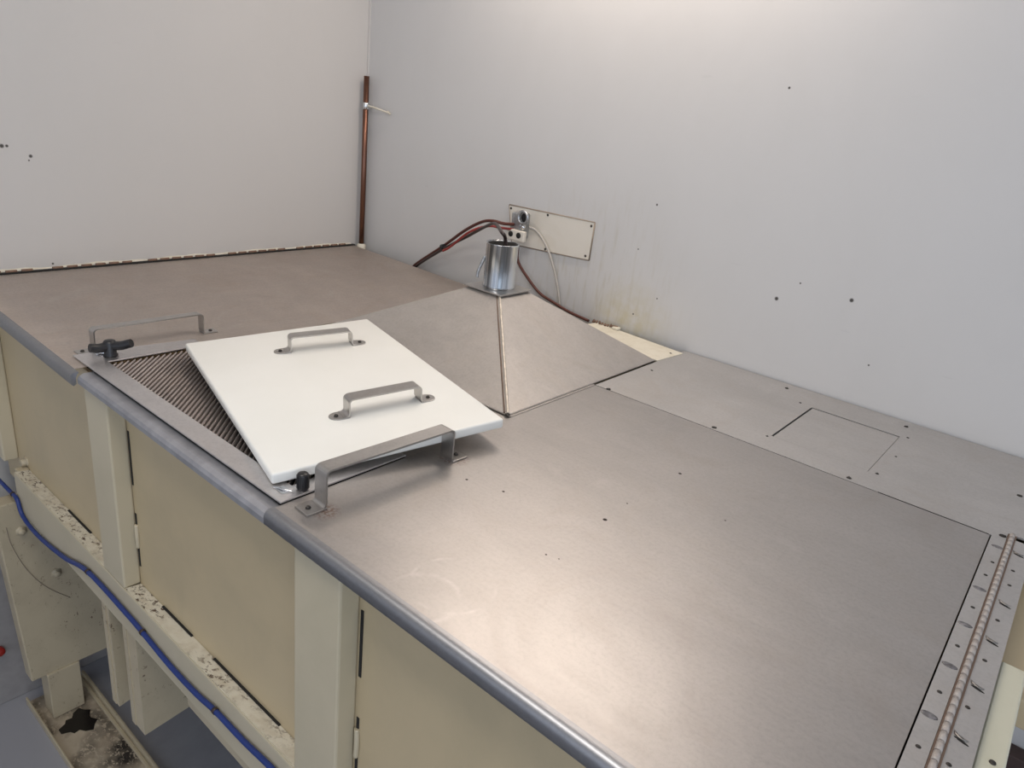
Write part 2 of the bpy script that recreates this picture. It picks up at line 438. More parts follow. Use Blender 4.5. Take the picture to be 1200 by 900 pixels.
# right-hand rim in cream paint
b = bmesh.new(); add_box(b, (2.4375, -1.40, .93), (2.468, -.855, .990), .003); obj('end_rim', b, m_pale, tank, label='pale cream rim beside the long hinge')
b = bmesh.new(); add_box(b, (2.4375, -.852, .90), (2.50, -.42, .945), .003); obj('end_ledge', b, m_cream, tank)
b = bmesh.new(); add_box(b, (2.4385, -.50, .955), (2.50, -.30, 1.0), .008); obj('corner_patch', b, m_seal, tank, label='white sealed corner patch')
p = onz(1163, 894, .990); inst('screw', 'scr_s', lambda q: add_lathe(q, [(0, .001), (.0035, .001), (.004, -.001), (0, -.001)], 10), m_screw, tank, (p.x, p.y, .9905))
# leg
XL = .19
def onL(u, v, x=XL): return onx(u, v, x)
pb = onL(40, 793); pf = onL(5, 650)
yl = -1.425; zl = onL(52, 793).z
b = bmesh.new(); add_hull(b, [(XL, yl, zl), (XL, -.85, zl), (XL, -.85, .392), (XL, -1.452, .392)], [(.135, yl, zl), (.135, -.85, zl), (.135, -.85, .392), (.135, -1.452, .392)])
bmesh.ops.bevel(b, geom=b.edges[:], offset=.004, segments=2, affect='EDGES', profile=.5); obj('leg_plate', b, m_leg, tank)
ft0 = onL(56, 795, XL + .008); ft1 = onL(93, 773, XL + .008)
b = bmesh.new(); add_box(b, (.125, ft0.y, FLOOR + .008), (XL + .008, ft1.y, zl + .004), .003); obj('leg_foot', b, m_leg, tank)
# rear legs and far legs so that the tank stands on something
for x, y in ((2.26, -1.36), (2.26, -.12), (.16, -.12)):
    b = bmesh.new(); add_box(b, (x - .03, y - .03 + .03, FLOOR), (x + .03, y + .06, .392), .003); obj('leg', b, m_leg, tank)
for (u, v, r) in ((25, 622, .013), (66, 671, .013)):
    p = onL(u, v)
    inst('bolt', 'bolt', lambda q: (add_lathe(q, [(0, .012), (.009, .012), (.010, .010), (.010, 0), (.016, 0), (.016, -.003), (0, -.003)], 6),), m_leg, tank, (XL + .002, p.y, p.z), (0, PI / 2, 0), r / .013)
p = ony(10, 547, YN - .01)
inst('bolt', 'bolt', None, m_leg, tank, (max(p.x, .20), YN - .002, .515), (PI / 2, 0, 0), 1.1)
b = bmesh.new(); add_box(b, (.19, YN - .03, .45), (.217, YN, .50), .003); obj('rail_bracket', b, m_leg, tank)
# thin drawn arc (old hose mark / wire) on the leg plate
b = bmesh.new(); add_tube(b, [onL(u, v) + Vector((.0015, 0, 0)) for u, v in ((7, 618), (14, 640), (32, 668), (55, 688), (82, 700))], .0010, 6); obj('wire', b, m_grime, tank, label='thin dark wire curving down the leg plate')
# hanging gusset legs below the rail
def gusset(x0, x1, zb, yb, zt=.378):
    b = bmesh.new()
    add_hull(b, [(x1, YP + .004, zb), (x1, yb, zb + .02), (x1, yb, zt), (x1, YP + .004, zt)], [(x0, YP + .004, zb), (x0, yb, zb + .02), (x0, yb, zt), (x0, YP + .004, zt)])
    add_hull(b, [(x0 - .0015, YP + .002, zb), (x0 + .018, YP + .002, zb), (x0 + .018, YP + .002, zt), (x0 - .0015, YP + .002, zt)], [(x0 - .0015, YP + .006, zb), (x0 + .018, YP + .006, zb), (x0 + .018, YP + .006, zt), (x0 - .0015, YP + .006, zt)])
    obj('hanging_gusset', b, m_leg, tank)
gusset(.757, .790, .055, -1.30)
gusset(.872, .935, .070, -1.20)
b = bmesh.new(); add_box(b, (1.16, YP + .012, .335), (2.3, YP + .018, .380)); add_box(b, (1.16, YP + .012, .330), (2.3, YP + .05, .335)); obj('lower_flange', b, m_leg, tank)

# ------------------------------------------------------------------ lids
def fold_profile(y, z, r=.012, drop=.032, t=.003):
    P = [(y + r + .006, z), (y + r + .003, z)]
    for k in range(7):
        a = PI / 2 + PI / 2 * k / 6; P.append((y + r + r * math.cos(a), z - r + r * math.sin(a)))
    P.append((y, z - drop)); P.append((y + .004, z - drop - .004)); P.append((y + .010, z - drop)); P.append((y + .010, z - r - .002)); P.append((y + r + .004, z - t - .001)); P.append((y + r + .006, z - t))
    return P

def strap_mesh(q, L, H, W, T, foot, rnd=False, lean=0.0, footw=None):
    """U-shaped flat strap handle along +y, feet turned outwards, base at z = 0"""
    footw = footw or W
    r = .008
    pts = [(0, H * 0)]
    path = []
    def arc(cy, cz, a0, a1):
        for k in range(5):
            a = a0 + (a1 - a0) * k / 4; path.append((cy + r * math.cos(a), cz + r * math.sin(a)))
    path.append((-.012, T / 2))
    arc(-r + .0, r + T / 2, -PI / 2, 0)
    path_top = H
    arc(r, path_top - r, PI, PI / 2)
    arc(L - r, path_top - r, PI / 2, 0)
    arc(L + r, r + T / 2, PI, 1.5 * PI)
    path.append((L + .012, T / 2))
    rows = []
    for i, (y, z) in enumerate(path):
        a = path[max(i - 1, 0)]; c = path[min(i + 1, len(path) - 1)]
        dy, dz = c[0] - a[0], c[1] - a[1]; n = math.hypot(dy, dz); ny_, nz_ = -dz / n, dy / n
        sh = lean * z
        rows.append([q.verts.new((sx * W / 2 + sh, y + s * ny_ * T / 2, z + s * nz_ * T / 2)) for s, sx in ((1, -1), (1, 1), (-1, 1), (-1, -1))])
    for a, c in zip(rows, rows[1:]):
        for k in range(4): q.faces.new((a[k], a[(k + 1) % 4], c[(k + 1) % 4], c[k]))
    q.faces.new(rows[0][::-1]); q.faces.new(rows[-1])
    bmesh.ops.recalc_face_normals(q, faces=q.faces)

def foot_mesh(q, foot, fw, T, rnd):
    # plate extending towards -y from the bend
    if rnd:
        pts = [(fw / 2 * math.cos(a), -.010 - (foot - fw / 2) + fw / 2 * math.sin(a)) for a in [PI + PI * k / 10 for k in range(11)]] + [(fw / 2, .0), (-fw / 2, .0)]
    else:
        pts = [(-fw / 2, -.010 - foot), (fw / 2, -.010 - foot), (fw / 2, 0), (-fw / 2, 0)]
    add_prism(q, pts, .0, T, .0006)

def handle(parent, name, base, yaw, L, H, W, T, foot, rnd, mat_, tilt=None, fw=None, rusty=False, label=None):
    """base: world position of the front leg's foot bend, bar runs to local +y"""
    if tilt is not None:
        h = bpy.data.objects.new(name, None)
    q = bmesh.new(); strap_mesh(q, L, H, W, T, foot)
    h = obj(name, q, mat_, parent, local=True, label=label)
    Mx = Matrix.Translation(base) @ ((tilt if tilt is not None else Matrix.Identity(4)) @ rotm(0, 0, yaw))
    h.matrix_local = Matrix.Translation(-wloc(parent)) @ Mx
    for s in (0, 1):
        q = bmesh.new(); foot_mesh(q, foot, fw or W * 1.15, T, rnd)
        f = obj('foot_plate', q, mat_, h, local=True)
        f.location = (0, L if s else 0, 0); f.rotation_euler = (0, 0, PI if s else 0)
        q = bmesh.new(); add_lathe(q, [(0, .0035), (.003, .003), (.0048, 0), (0, 0)], 12)
        k = obj('screw', q, m_screw, h, local=True); k.location = (0, (L + .010 + foot * .5) if s else (-.010 - foot * .5), T)
    return h

# --- left lid
LA, LB = 1.0165, .9985
def zl_(x): return LA + (LB - LA) * min(1, x / .80)
lid_l = thing('steel_hatch', 'dull brownish steel lid at the left wall, left of the white board', 'lid', (.41, -.72, 1.0))
b = bmesh.new(); nx, nyy = 12, 20
X0, X1, Y0, Y1 = .012, .786, -1.397, -.055
top = [[b.verts.new((X0 + (X1 - X0) * i / nx, Y0 + (Y1 - Y0) * j / nyy, zl_(X0 + (X1 - X0) * i / nx) + .0005 * math.sin(i * .9) * math.sin(j * .5))) for j in range(nyy + 1)] for i in range(nx + 1)]
for i in range(nx):
    for j in range(nyy): b.faces.new((top[i][j], top[i + 1][j], top[i + 1][j + 1], top[i][j + 1]))
r_ = bmesh.ops.solidify(b, geom=b.faces[:], thickness=.003)
lp = obj('lid_sheet', b, m_steel_l, lid_l)
b = bmesh.new(); pr = fold_profile(-1.413, 0, .010, .026)
t = bmesh.new(); rows = []
for x in (.012, .20, .40, .60, .806): rows.append([t.verts.new((x, p[0], p[1] + zl_(x) + .0005)) for p in pr])
for a, c in zip(rows, rows[1:]):
    for k in range(len(pr)): t.faces.new((a[k], a[(k + 1) % len(pr)], c[(k + 1) % len(pr)], c[k])).smooth = True
t.faces.new(rows[0]); t.faces.new(rows[-1][::-1]); bmesh.ops.recalc_face_normals(t, faces=t.faces); merge(b, t)
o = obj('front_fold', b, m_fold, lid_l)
m = o.modifiers.new('es', 'EDGE_SPLIT'); m.split_angle = math.radians(50)
b = bmesh.new(); add_box(b, (.004, -1.40, 1.013), (.020, -.05, 1.0205)); obj('hinge_strip', b, m_dark, lid_l)
for i in range(34):
    if i % 7 == 5: continue
    inst('hinge_knuckle', 'lkn', lambda q: add_tube(q, [(0, -.014, 0), (0, .014, 0)], .0042, 8, smooth=False), m_rust, lid_l, (.012, -1.39 + .04 * i, 1.0225))
handle(lid_l, 'handle', Vector((.700, -1.325, zl_(.70))), 0.0, .255, .052, .024, .003, .026, False, m_strap)

# --- right lid
lid_r = thing('steel_hatch', 'large brushed steel lid in the foreground with one tall strap handle', 'lid', (1.94, -.94, .999))
LX0, LX1, LY1 = 1.514, 2.3725, -.4870
b = bmesh.new(); add_box(b, (LX0, -1.3855, .997), (LX1, LY1, 1.000), .0004, seg=1); obj('lid_sheet', b, m_steel_r, lid_r)
b = bmesh.new(); add_sweep(b, fold_profile(-1.403, 1.0005, .012, .024), 'x', LX0 - .002, LX1, smooth=True)
o = obj('front_fold', b, m_fold, lid_r, label='rolled front edge with a blue-grey reflection put into its colour')
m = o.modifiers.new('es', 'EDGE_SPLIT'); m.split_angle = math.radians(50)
handle(lid_r, 'handle', Vector((1.553, -1.327, 1.0)), -.048, .268, .066, .031, .0035, .026, False, m_strap, rusty=True)
# hinge
hinge = obj('piano_hinge', (lambda q: (add_box(q, (2.3745, -1.40, .9975), (2.3968, -.4865, 1.0012)), q)[1])(bmesh.new()), m_steel_b, lid_r)
HX = 2.4035
b = bmesh.new(); add_box(b, (2.3972, -1.40, .990), (2.4102, -.455, 1.0016)); obj('hinge_gap', b, m_stain, hinge)
b = bmesh.new(); add_box(b, (2.4090, -1.40, .9965), (2.4372, -.47, 1.0000)); obj('hinge_leaf', b, m_steel_b, hinge)
k = 0; y = -1.395
while y < -.47:
    inst('knuckle', 'kn', lambda q: add_tube(q, [(0, 0, 0), (0, .0165, 0)], .0042, 10, smooth=False), m_knuckle, hinge, (HX, y, 1.0015)); y += .0185
slot = lambda q: (add_lathe(q, [(0, .0006), (.0028, .0006), (.0032, 0), (0, 0)], 10))
for u, v in ((1163, 659), (1155, 674), (1140, 712), (1122, 757), (1101, 811), (1076, 875)):
    p = onz(u, v, 1.001); inst('screw', 'sc_h', slot, m_screw, hinge, (p.x, p.y, 1.0012))
for u, v in ((1187, 669), (1183, 686), (1169, 727), (1154, 774), (1134, 829), (1112, 896)):
    p = onz(u, v, 1.000); inst('screw', 'sc_h', slot, m_screw, hinge, (p.x, p.y, 1.0000))
def smudge(q): add_lathe(q, [(0, .0004), (.006, .0004), (.0075, 0), (0, 0)], 14)
for u, v in ((1169, 641), (1148, 690), (1131, 732), (1113, 780), (1089, 838)):
    p = onz(u, v, 1.001); inst('heat_mark', 'hm', smudge, m_smudge, hinge, (p.x, p.y, 1.0012), (0, 0, 0), (1.3, .8, 1))
def bead(q): add_tube(q, [(-.008, .006, 0), (-.004, -.002, .001), (.004, -.005, .001), (.010, -.003, 0)], .0022, 6, rr=lambda t: .001 + .0022 * math.sin(PI * t))
for u, v in ((1193, 648), (1177, 706), (1162, 749), (1145, 802), (1126, 862)):
    p = onz(u, v, 1.001)
    inst('weld_bead', 'wb', bead, m_weld, hinge, (p.x, p.y, 1.0003), (0, 0, 0), (.85, .8, .45))
    inst('weld_gap', 'wbg', lambda q: add_lathe(q, [(0, .0005), (.005, .0005), (.006, 0), (0, 0)], 10), m_dark, hinge, (p.x + .002, p.y - .008, 1.0), (0, 0, -.3), (1.5, .35, 1))

# ------------------------------------------------------------------ rear cover plate with access panel
cov = thing('cover_plate', 'narrow steel cover plate along the right wall with a small access panel', 'plate', (1.98, -.24, .998))
ax0, ax1, ay0, ay1 = 1.932, 2.140, -.400, -.130
sk = .018
def covbox(x0, y0, x1, y1, z0=.9965, z1=1.0):
    q = bmesh.new(); add_box(q, (x0, y0, z0), (x1, y1, z1)); return q
b = bmesh.new()
add_box(b, (1.512, -.484, .9965), (ax0, -.006, .9998)); add_box(b, (ax1, -.484, .9965), (2.3965, -.006, .9998)); add_box(b, (2.3965, -.450, .9965), (2.432, -.006, .9998))
add_box(b, (ax0, -.484, .9965), (ax1, ay0, .9998)); add_box(b, (ax0, ay1, .9965), (ax1, -.006, .9998))
obj('cover_sheet', b, m_steel_b, cov)
b = bmesh.new(); add_box(b, (ax0 - .004, ay0 - .004, .990), (ax1 + .004, ay1 + .004, .9960)); obj('panel_recess', b, m_dark, cov)
b = bmesh.new(); add_box(b, (ax0 + .0045, ay0 + .0008, .9962), (ax1 - .0010, ay1 - .0055, .9996)); obj('access_panel', b, m_steel_b, cov)
b = bmesh.new(); add_box(b, (2.18, -.4868, .9990), (2.37, -.4838, 1.0002)); obj('open_joint', b, m_dark, cov)
b = bmesh.new(); add_box(b, (1.60, -.4860, .9992), (2.0, -.4845, 1.0001)); obj('open_joint', b, m_smudge, cov)
flat = lambda q: (add_lathe(q, [(0, .0018), (.0035, .0016), (.0055, 0), (0, 0)], 12), add_box(q, (-.0045, -.0008, .0012), (.0045, .0008, .0022)))
for u, v, s in ((713, 456, 1.1), (837, 501, 1.1), (995, 560, 1), (1175, 628, 1.1), (922, 455, 1), (1062, 500, 1), (1195, 581, 1), (1028, 555, .7), (938, 472, .6), (899, 511, .6), (764, 434, .7), (1064, 513, .6), (1050, 535, .5)):
    p = onz(u, v, 1.0); inst('screw', 'sc_f', flat, m_screw, cov, (p.x, min(p.y, -.012), .9998), (0, 0, random.uniform(0, 3)), s)

# white filler strip between hood and wall
b = bmesh.new(); add_prism(b, [(1.17, -.16), (1.512, -.172), (1.524, -.040), (1.20, -.008)], .999, 1.0025, .0006)
o = obj('filler_strip', b, m_seal, None); tag(o, 'white filler strip lying in the corner between hood and wall', 'strip')
p = onz(786, 414, 1.0025)
inst('screw', 'sc_f', None, m_screw, o, (p.x, p.y, 1.0025), (0, 0, 0), .7)
b = bmesh.new()
for i in range(9):
    u = 696 + i * 3.2; v = 375 + i * 1.35; p = ony(u, v, -.02)
    t = bmesh.new(); bmesh.ops.create_icosphere(t, subdivisions=1, radius=random.uniform(.004, .008))
    for vv in t.verts: vv.co = vv.co * random.uniform(.6, 1.2) + Vector((p.x, -.018, 1.004 + random.uniform(0, .006)))
    merge(b, t)
o = obj('sealant_lump', b, m_rust); tag(o, 'crumbling dark lump of old sealant at the wall behind the hood', 'sealant')
b = bmesh.new(); p = ony(722, 386, -.02); add_box(b, (p.x - .012, -.03, 1.0025), (p.x + .012, -.01, 1.011), .003); obj('sealant_flake', b, m_seal, o, label='pale flake of sealant')

# ------------------------------------------------------------------ extraction hood
hood = thing('hood', 'low pyramid steel hood rising behind the white board', 'hood', (1.15, -.5, 1.0))
HB = [(.812, -.812), (1.504, -.812), (1.504, -.178), (.812, -.178)]; HT = [(1.082, -.503), (1.190, -.503), (1.190, -.392), (1.082, -.392)]
names = ['front', 'right', 'rear', 'left']
zt = 1.150
n = 10
def hoodpt(i, j, s, z0=1.0035):
    A = Vector((*HB[i], z0)).lerp(Vector((*HB[(i + 1) % 4], z0)), j); B = Vector((*HT[i], zt)).lerp(Vector((*HT[(i + 1) % 4], zt)), j)
    p = A.lerp(B, s); p.z -= .006 * math.sin(PI * s) * math.sin(PI * j); return p
for i in range(4):
    b = bmesh.new(); g = [[b.verts.new(hoodpt(i, a / n, c / n)) for c in range(n + 1)] for a in range(n + 1)]
    for a in range(n):
        for c in range(n): b.faces.new((g[a][c], g[a + 1][c], g[a + 1][c + 1], g[a][c + 1]))
    bmesh.ops.recalc_face_normals(b, faces=b.faces)
    bmesh.ops.solidify(b, geom=b.faces[:], thickness=.002)
    obj('hood_face', b, m_steel_h, hood)
def seam(i):
    A = Vector((*HB[i], 1.005)); B = Vector((*HT[i], zt + .001)); q = bmesh.new()
    add_tube(q, [A.lerp(B, k / 8) + Vector((0, 0, .0005 * (k % 2))) for k in range(9)], .0032, 6); return q
obj('seam_bead', seam(1), m_seam, hood, label='bright welded seam down the front corner'); 
b = bmesh.new(); A = Vector((*HB[1], 1.0055)); B = Vector((*HT[1], zt)); off = Vector((-.009, -.001, -.0022))
add_tube(b, [A.lerp(B, k / 8) + off for k in range(9)], .0022, 6); obj('seam_stain', b, m_stain, hood, label='brown rust line beside the seam')
b = bmesh.new(); add_hull(b, [(HB[0][0], HB[0][1] - .004, 1.0035), (HB[1][0] + .004, HB[1][1] - .004, 1.0035), (HB[1][0] + .004, HB[2][1], 1.0035), (HB[0][0], HB[2][1], 1.0035)],
                          [(HB[0][0], HB[0][1] - .004, 1.0012), (HB[1][0] + .004, HB[1][1] - .004, 1.0012), (HB[1][0] + .004, HB[2][1], 1.0012), (HB[0][0], HB[2][1], 1.0012)]); obj('base_flange', b, m_strap, hood)
b = bmesh.new(); add_box(b, (HB[1][0] + .003, HB[1][1], .998), (1.5136, -.4875, 1.0012)); obj('base_flange', b, m_steel_h, hood)
b = bmesh.new(); add_box(b, (.788, -1.110, .9965), (1.5125, -.80, .9985)); add_box(b, (.788, -.80, .9965), (.811, -.055, .9985)); obj('apron', b, m_steel_h, hood)
p = onz(594, 484, 1.006); inst('screw', 'sc_f', None, m_rust, hood, (p.x + .004, p.y - .002, 1.004), (0, 0, .5), 1.1)
cx, cy = 1.136, -.4475
b = bmesh.new(); add_box(b, (cx - .066, cy - .066, zt + .001), (cx + .066, cy + .066, zt + .005), .0006); obj('collar_plate', b, m_strap, hood)
# flue tube, open at the top
ct = onz(586, 337, zt)
TR, TH = .0435, .121
b = bmesh.new(); z0 = zt + .005
add_lathe(b, [(TR, z0), (TR + .002, z0 + .004), (TR, z0 + .008), (TR, z0 + TH - .004), (TR + .0018, z0 + TH - .002), (TR + .001, z0 + TH), (TR - .002, z0 + TH - .001), (TR - .003, z0)], 40, Matrix.Translation((cx, cy, 0)))
obj('flue_tube', b, m_galv, hood, label='shiny galvanised flue tube')
b = bmesh.new(); add_lathe(b, [(TR - .0032, z0 + TH - .003), (TR - .0036, z0 + TH - .003), (TR - .0036, z0 + .05), (0, z0 + .05), (0, z0 + .045), (TR - .0032, z0 + .045)], 24, Matrix.Translation((cx, cy, 0))); obj('flue_shade_cup', b, m_dark, hood)  # black cup puts the shade inside the open tube into colour
tabp = ony(563, 318, cy - .02)
d = Vector((-.76, -.6, 0)).normalized()
b = bmesh.new(); t0 = Vector((cx, cy, z0 + .08)) + d * TR
add_tube(b, [t0 + d * .001, t0 + d * .008 + Vector((0, 0, -.02)), t0 + d * .016 + Vector((0, 0, -.045)), t0 + d * .017 + Vector((0, 0, -.06))], .0045, 6); obj('clamp_tab', b, m_fix, hood)

# ------------------------------------------------------------------ filter frame
fr = thing('filter_panel', 'steel framed filter panel with diagonal pleats partly under the white board', 'filter', (1.11, -1.1, 1.0))
FX0, FX1, FY0, FY1 = .716, 1.5132, -1.374, -1.112
IX0, IX1, IY0, IY1 = .789, 1.480, -1.331, -1.150
ft = 1.0045
b = bmesh.new()
for (x0, y0, x1, y1) in ((FX0, FY0, FX1, IY0), (IX1, IY0, FX1, FY1), (IX0, IY1, IX1, FY1)):
    add_box(b, (x0, y0, ft - .003), (x1, y1, ft), .0005, seg=1)
add_prism(b, [(FX0, IY0), (IX0, IY0), (IX0, FY1), (FX0 + .026, FY1)], ft - .003, ft, .0004)
obj('frame', b, m_frame, fr)
b = bmesh.new(); add_box(b, (.815, FY0 + .004, .9945), (FX1, FY0 + .008, ft - .003)); obj('frame_edge', b, m_dark, fr)
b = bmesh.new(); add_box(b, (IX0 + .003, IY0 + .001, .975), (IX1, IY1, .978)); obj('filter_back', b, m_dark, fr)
m_pleat = steel('filter_mesh', (.78, .72, .69), .36, .5, (40, 40, 40), dark=.75)
b = bmesh.new(); pitch = .0135 ; c = IX0 + IY0 + .004
while c < IX1 + IY1:
    xa = max(IX0 + .002, c - IY1 + .002); xb = min(IX1 - .002, c - IY0 - .002)
    if xb - xa > .004:
        A = Vector((xa, c - xa, 0)); B = Vector((xb, c - xb, 0)); nn = Vector((1, 1, 0)).normalized()
        pr_ = [(-.0032, .988), (-.0022, .9965), (.0004, .9995), (.0022, .9965), (.0026, .988)]
        va = [b.verts.new(A + nn * o_ + Vector((0, 0, z_))) for o_, z_ in pr_]; vb = [b.verts.new(B + nn * o_ + Vector((0, 0, z_))) for o_, z_ in pr_]
        for k in range(4): b.faces.new((va[k], vb[k], vb[k + 1], va[k + 1]))
    c += pitch
bmesh.ops.recalc_face_normals(b, faces=b.faces)
pl = obj('pleats', b, m_pleat, fr); pl['kind'] = 'stuff'
# wing knob
wb = onz(130, 417, ft); Tl = onz(105, 408, 1.030); Tr_ = onz(154, 402, 1.040)
b = bmesh.new(); add_lathe(b, [(0, 0), (.015, 0), (.015, .004), (.0125, .008), (.0135, .032), (.011, .036), (0, .037)], 20, Matrix.Translation((wb.x, wb.y, ft)))
wk = obj('wing_knob', b, m_black, fr)
hub = Vector((wb.x, wb.y, ft + .024))
for T_ in (Tl, Tr_):
    b = bmesh.new(); mid = hub.lerp(T_, .5) + Vector((0, 0, -.003))
    add_tube(b, [hub, mid, T_.lerp(mid, .25), T_], .006, 10, rr=lambda t: .0105 - .001 * t); obj('wing', b, m_black, wk)
b = bmesh.new(); cp = onz(119, 413, ft)
add_tube(b, [cp + Vector((-.014, -.012, .004)), cp + Vector((0, -.014, .005)), cp + Vector((.014, -.004, .004)), cp + Vector((.020, .012, .003))], .003, 8); add_box(b, cp + Vector((-.016, -.016, 0)), cp + Vector((.014, .012, .003)), .001)
obj('clip', b, m_chrome, fr)
kb = onz(355, 573, ft)
b = bmesh.new(); prof = [(0, 0), (.0085, 0), (.0095, .003), (.0095, .026), (.008, .029), (0, .0295)]
add_lathe(b, prof, 20, Matrix.Translation((kb.x, kb.y, ft)))
for k in range(16):
    a = 2 * PI * k / 16; add_box(b, (-.0007, .009, .003), (.0007, .0103, .026), 0, Matrix.Translation((kb.x, kb.y, ft)) @ Matrix.Rotation(a, 4, 'Z'))
obj('ribbed_knob', b, m_black, fr)
b = bmesh.new(); cp = onz(332, 572, ft)
add_tube(b, [cp + Vector((-.010, -.012, .002)), cp + Vector((-.002, -.008, .0028)), cp + Vector((.010, -.004, .0026)), cp + Vector((.020, .004, .002))], .0018, 8); add_box(b, cp + Vector((-.006, -.012, 0)), cp + Vector((.016, .004, .0012)), .0004)
obj('clip', b, m_chrome, fr)

# ------------------------------------------------------------------ white plastic board
BW, BD, BT = .660, .448, .020
yaw, tx, ty = -.2779, -.006, .064
ex = Vector((math.cos(yaw), math.sin(yaw), tx)).normalized(); ey = Vector((-math.sin(yaw), math.cos(yaw), ty)); ey = (ey - ex * ex.dot(ey)).normalized(); ez = ex.cross(ey)
B0 = Vector((.829, -1.1774, 1.0305))
BM = Matrix(((ex.x, ey.x, ez.x, B0.x), (ex.y, ey.y, ez.y, B0.y), (ex.z, ey.z, ez.z, B0.z), (0, 0, 0, 1)))
board = thing('plastic_board', 'white plastic board with two strap handles lying askew over the filter', 'board', B0)
board.matrix_world = BM
b = bmesh.new(); add_box(b, (0, 0, -BT), (BW, BD, 0), .0045, seg=3)
o = obj('board_slab', b, m_board, board, local=True)
for f in o.data.polygons: f.use_smooth = True
m = o.modifiers.new('es', 'EDGE_SPLIT'); m.split_angle = math.radians(40)
def on_board(u, v):
    r = ray(u, v); t = (B0 - CAM).dot(ez) / r.dot(ez); p = CAM + r * t; return Vector(((p - B0).dot(ex), (p - B0).dot(ey), 0))
for (a, c) in (((340, 411), (411, 403)), ((407, 486), (490, 469))):
    pa = on_board(*a); pc = on_board(*c); dd = pc - pa; L = dd.length; yw = math.atan2(dd.y, dd.x) - PI / 2
    q = bmesh.new(); strap_mesh(q, L, .036, .031, .003, .024)
    h = obj('handle', q, m_strap, board, local=True); h.location = pa; h.rotation_euler = (0, 0, yw)
    for s in (0, 1):
        q = bmesh.new(); foot_mesh(q, .026, .034, .002, True)
        f = obj('foot_plate', q, m_strap, h, local=True); f.location = (0, L if s else 0, 0); f.rotation_euler = (0, 0, PI if s else 0)
        q = bmesh.new(); add_lathe(q, [(0, .0035), (.003, .003), (.0045, 0), (0, 0)], 12)
        k = obj('screw', q, m_screw, h, local=True); k.location = (0, L + .022 if s else -.022, .002)

# ------------------------------------------------------------------ wall plate, fitting, pipe, cables
pl = thing('wall_plate', 'cream rectangular blanking plate screwed to the right wall above the hood', 'plate', (.95, 0, 1.18))
P1 = [ony(u, v, -.003) for u, v in ((597, 240), (697, 261), (690, 305), (600, 286))]
b = bmesh.new(); add_hull(b, [(p.x, -.004, p.z) for p in P1], [(p.x, 0, p.z) for p in P1])
o = obj('plate_sheet', b, m_plate, pl)
b = bmesh.new(); n_ = 4
for i in range(4):
    A = P1[i]; B = P1[(i + 1) % 4]; add_tube(b, [(A.x, -.002, A.z), (B.x, -.002, B.z)], .0028, 6, smooth=False)
obj('plate_rim', b, m_grime, pl, label='grimy edge of the plate')
for u, v in ((599, 244), (642, 252), (693, 265), (686, 300), (639, 292)):
    p = ony(u, v, -.004); inst('screw', 'sc_f', None, m_screw, pl, (p.x, -.004, p.z), (PI / 2, 0, 0), .8)
fit = thing('cable_fitting', 'grey metal cable fitting on the left end of the wall plate', 'fitting', (ony(608, 282, -.03).x, -.004, ony(608, 282, -.03).z))
def P3(u, v, y): return ony(u, v, y)
pa, pb_ = P3(611, 252, -.03), P3(606, 276, -.03)
b = bmesh.new(); add_box(b, (pa.x - .026, -.050, pb_.z - .008), (pa.x + .020, -.004, pa.z + .008), .006); obj('fitting_body', b, m_fix, fit)
b = bmesh.new(); c0 = P3(614, 255, -.052); add_lathe(b, [(.020, 0), (.024, .004), (.024, .010), (.017, .012), (.015, .004), (.014, 0)], 20, Matrix.Translation((c0.x, -.050, c0.z)) @ Matrix.Rotation(PI / 2, 4, 'X')); obj('ring', b, m_fix, fit)
b = bmesh.new(); add_lathe(b, [(0, .003), (.015, .003), (.015, 0), (0, 0)], 16, Matrix.Translation((c0.x + .004, -.050, c0.z)) @ Matrix.Rotation(PI / 2, 4, 'X')); obj('ring_hole', b, m_dark, fit)
c1 = P3(601, 274, -.06); b = bmesh.new(); add_box(b, (c1.x - .022, -.066, c1.z - .020), (c1.x + .052, -.050, c1.z + .016), .004); obj('clamp_block', b, m_plate, fit, label='pale clamp block with two holes')
for dx in (-.004, .030):
    b = bmesh.new(); add_lathe(b, [(0, .0015), (.0095, .0015), (.0095, 0), (0, 0)], 14, Matrix.Translation((c1.x + dx, -.066, c1.z)) @ Matrix.Rotation(PI / 2, 4, 'X')); obj('clamp_hole', b, m_dark, fit)
c2 = P3(618, 266, -.03); b = bmesh.new(); add_lathe(b, [(0, 0), (.008, 0), (.010, .006), (.008, .014), (0, .016)], 12, Matrix.Translation((c2.x, -.045, c2.z)) @ Matrix.Rotation(PI / 2, 4, 'X')); obj('cable_gland', b, m_chrome, fit)

b = bmesh.new(); pt = ony(429, 89, -.03); pbm = ony(425, 292, -.03)
pipe = thing('copper_pipe', 'thin brown copper pipe rising in the corner of the two walls', 'pipe', (.033, -.03, .96))
add_tube(b, [(.033, -.03, .96), (.033, -.03, 1.3), (.031, -.03, pt.z)], .0105, 14, smooth=False)
obj('pipe_run', b, m_copper, pipe)
bz = ony(429, 124, -.03).z
b = bmesh.new(); add_lathe(b, [(.0115, -.012), (.014, -.009), (.014, .009), (.0115, .012)], 18, Matrix.Translation((.032, -.03, bz))); add_box(b, (.026, -.022, bz - .006), (.038, 0, bz + .006), .002); obj('pipe_clip', b, m_chrome, pipe)
b = bmesh.new(); q0 = ony(432, 124, -.035); q1 = ony(457, 133, -.010); add_tube(b, [(.040, -.030, bz), (q0.x + .02, -.028, bz - .002), (q1.x, -.010, q1.z)], .0035, 8); add_tube(b, [(q1.x - .012, -.012, q1.z + .006), (q1.x, -.008, q1.z - .004)], .004, 6); obj('clip_tail', b, m_seal, pipe)
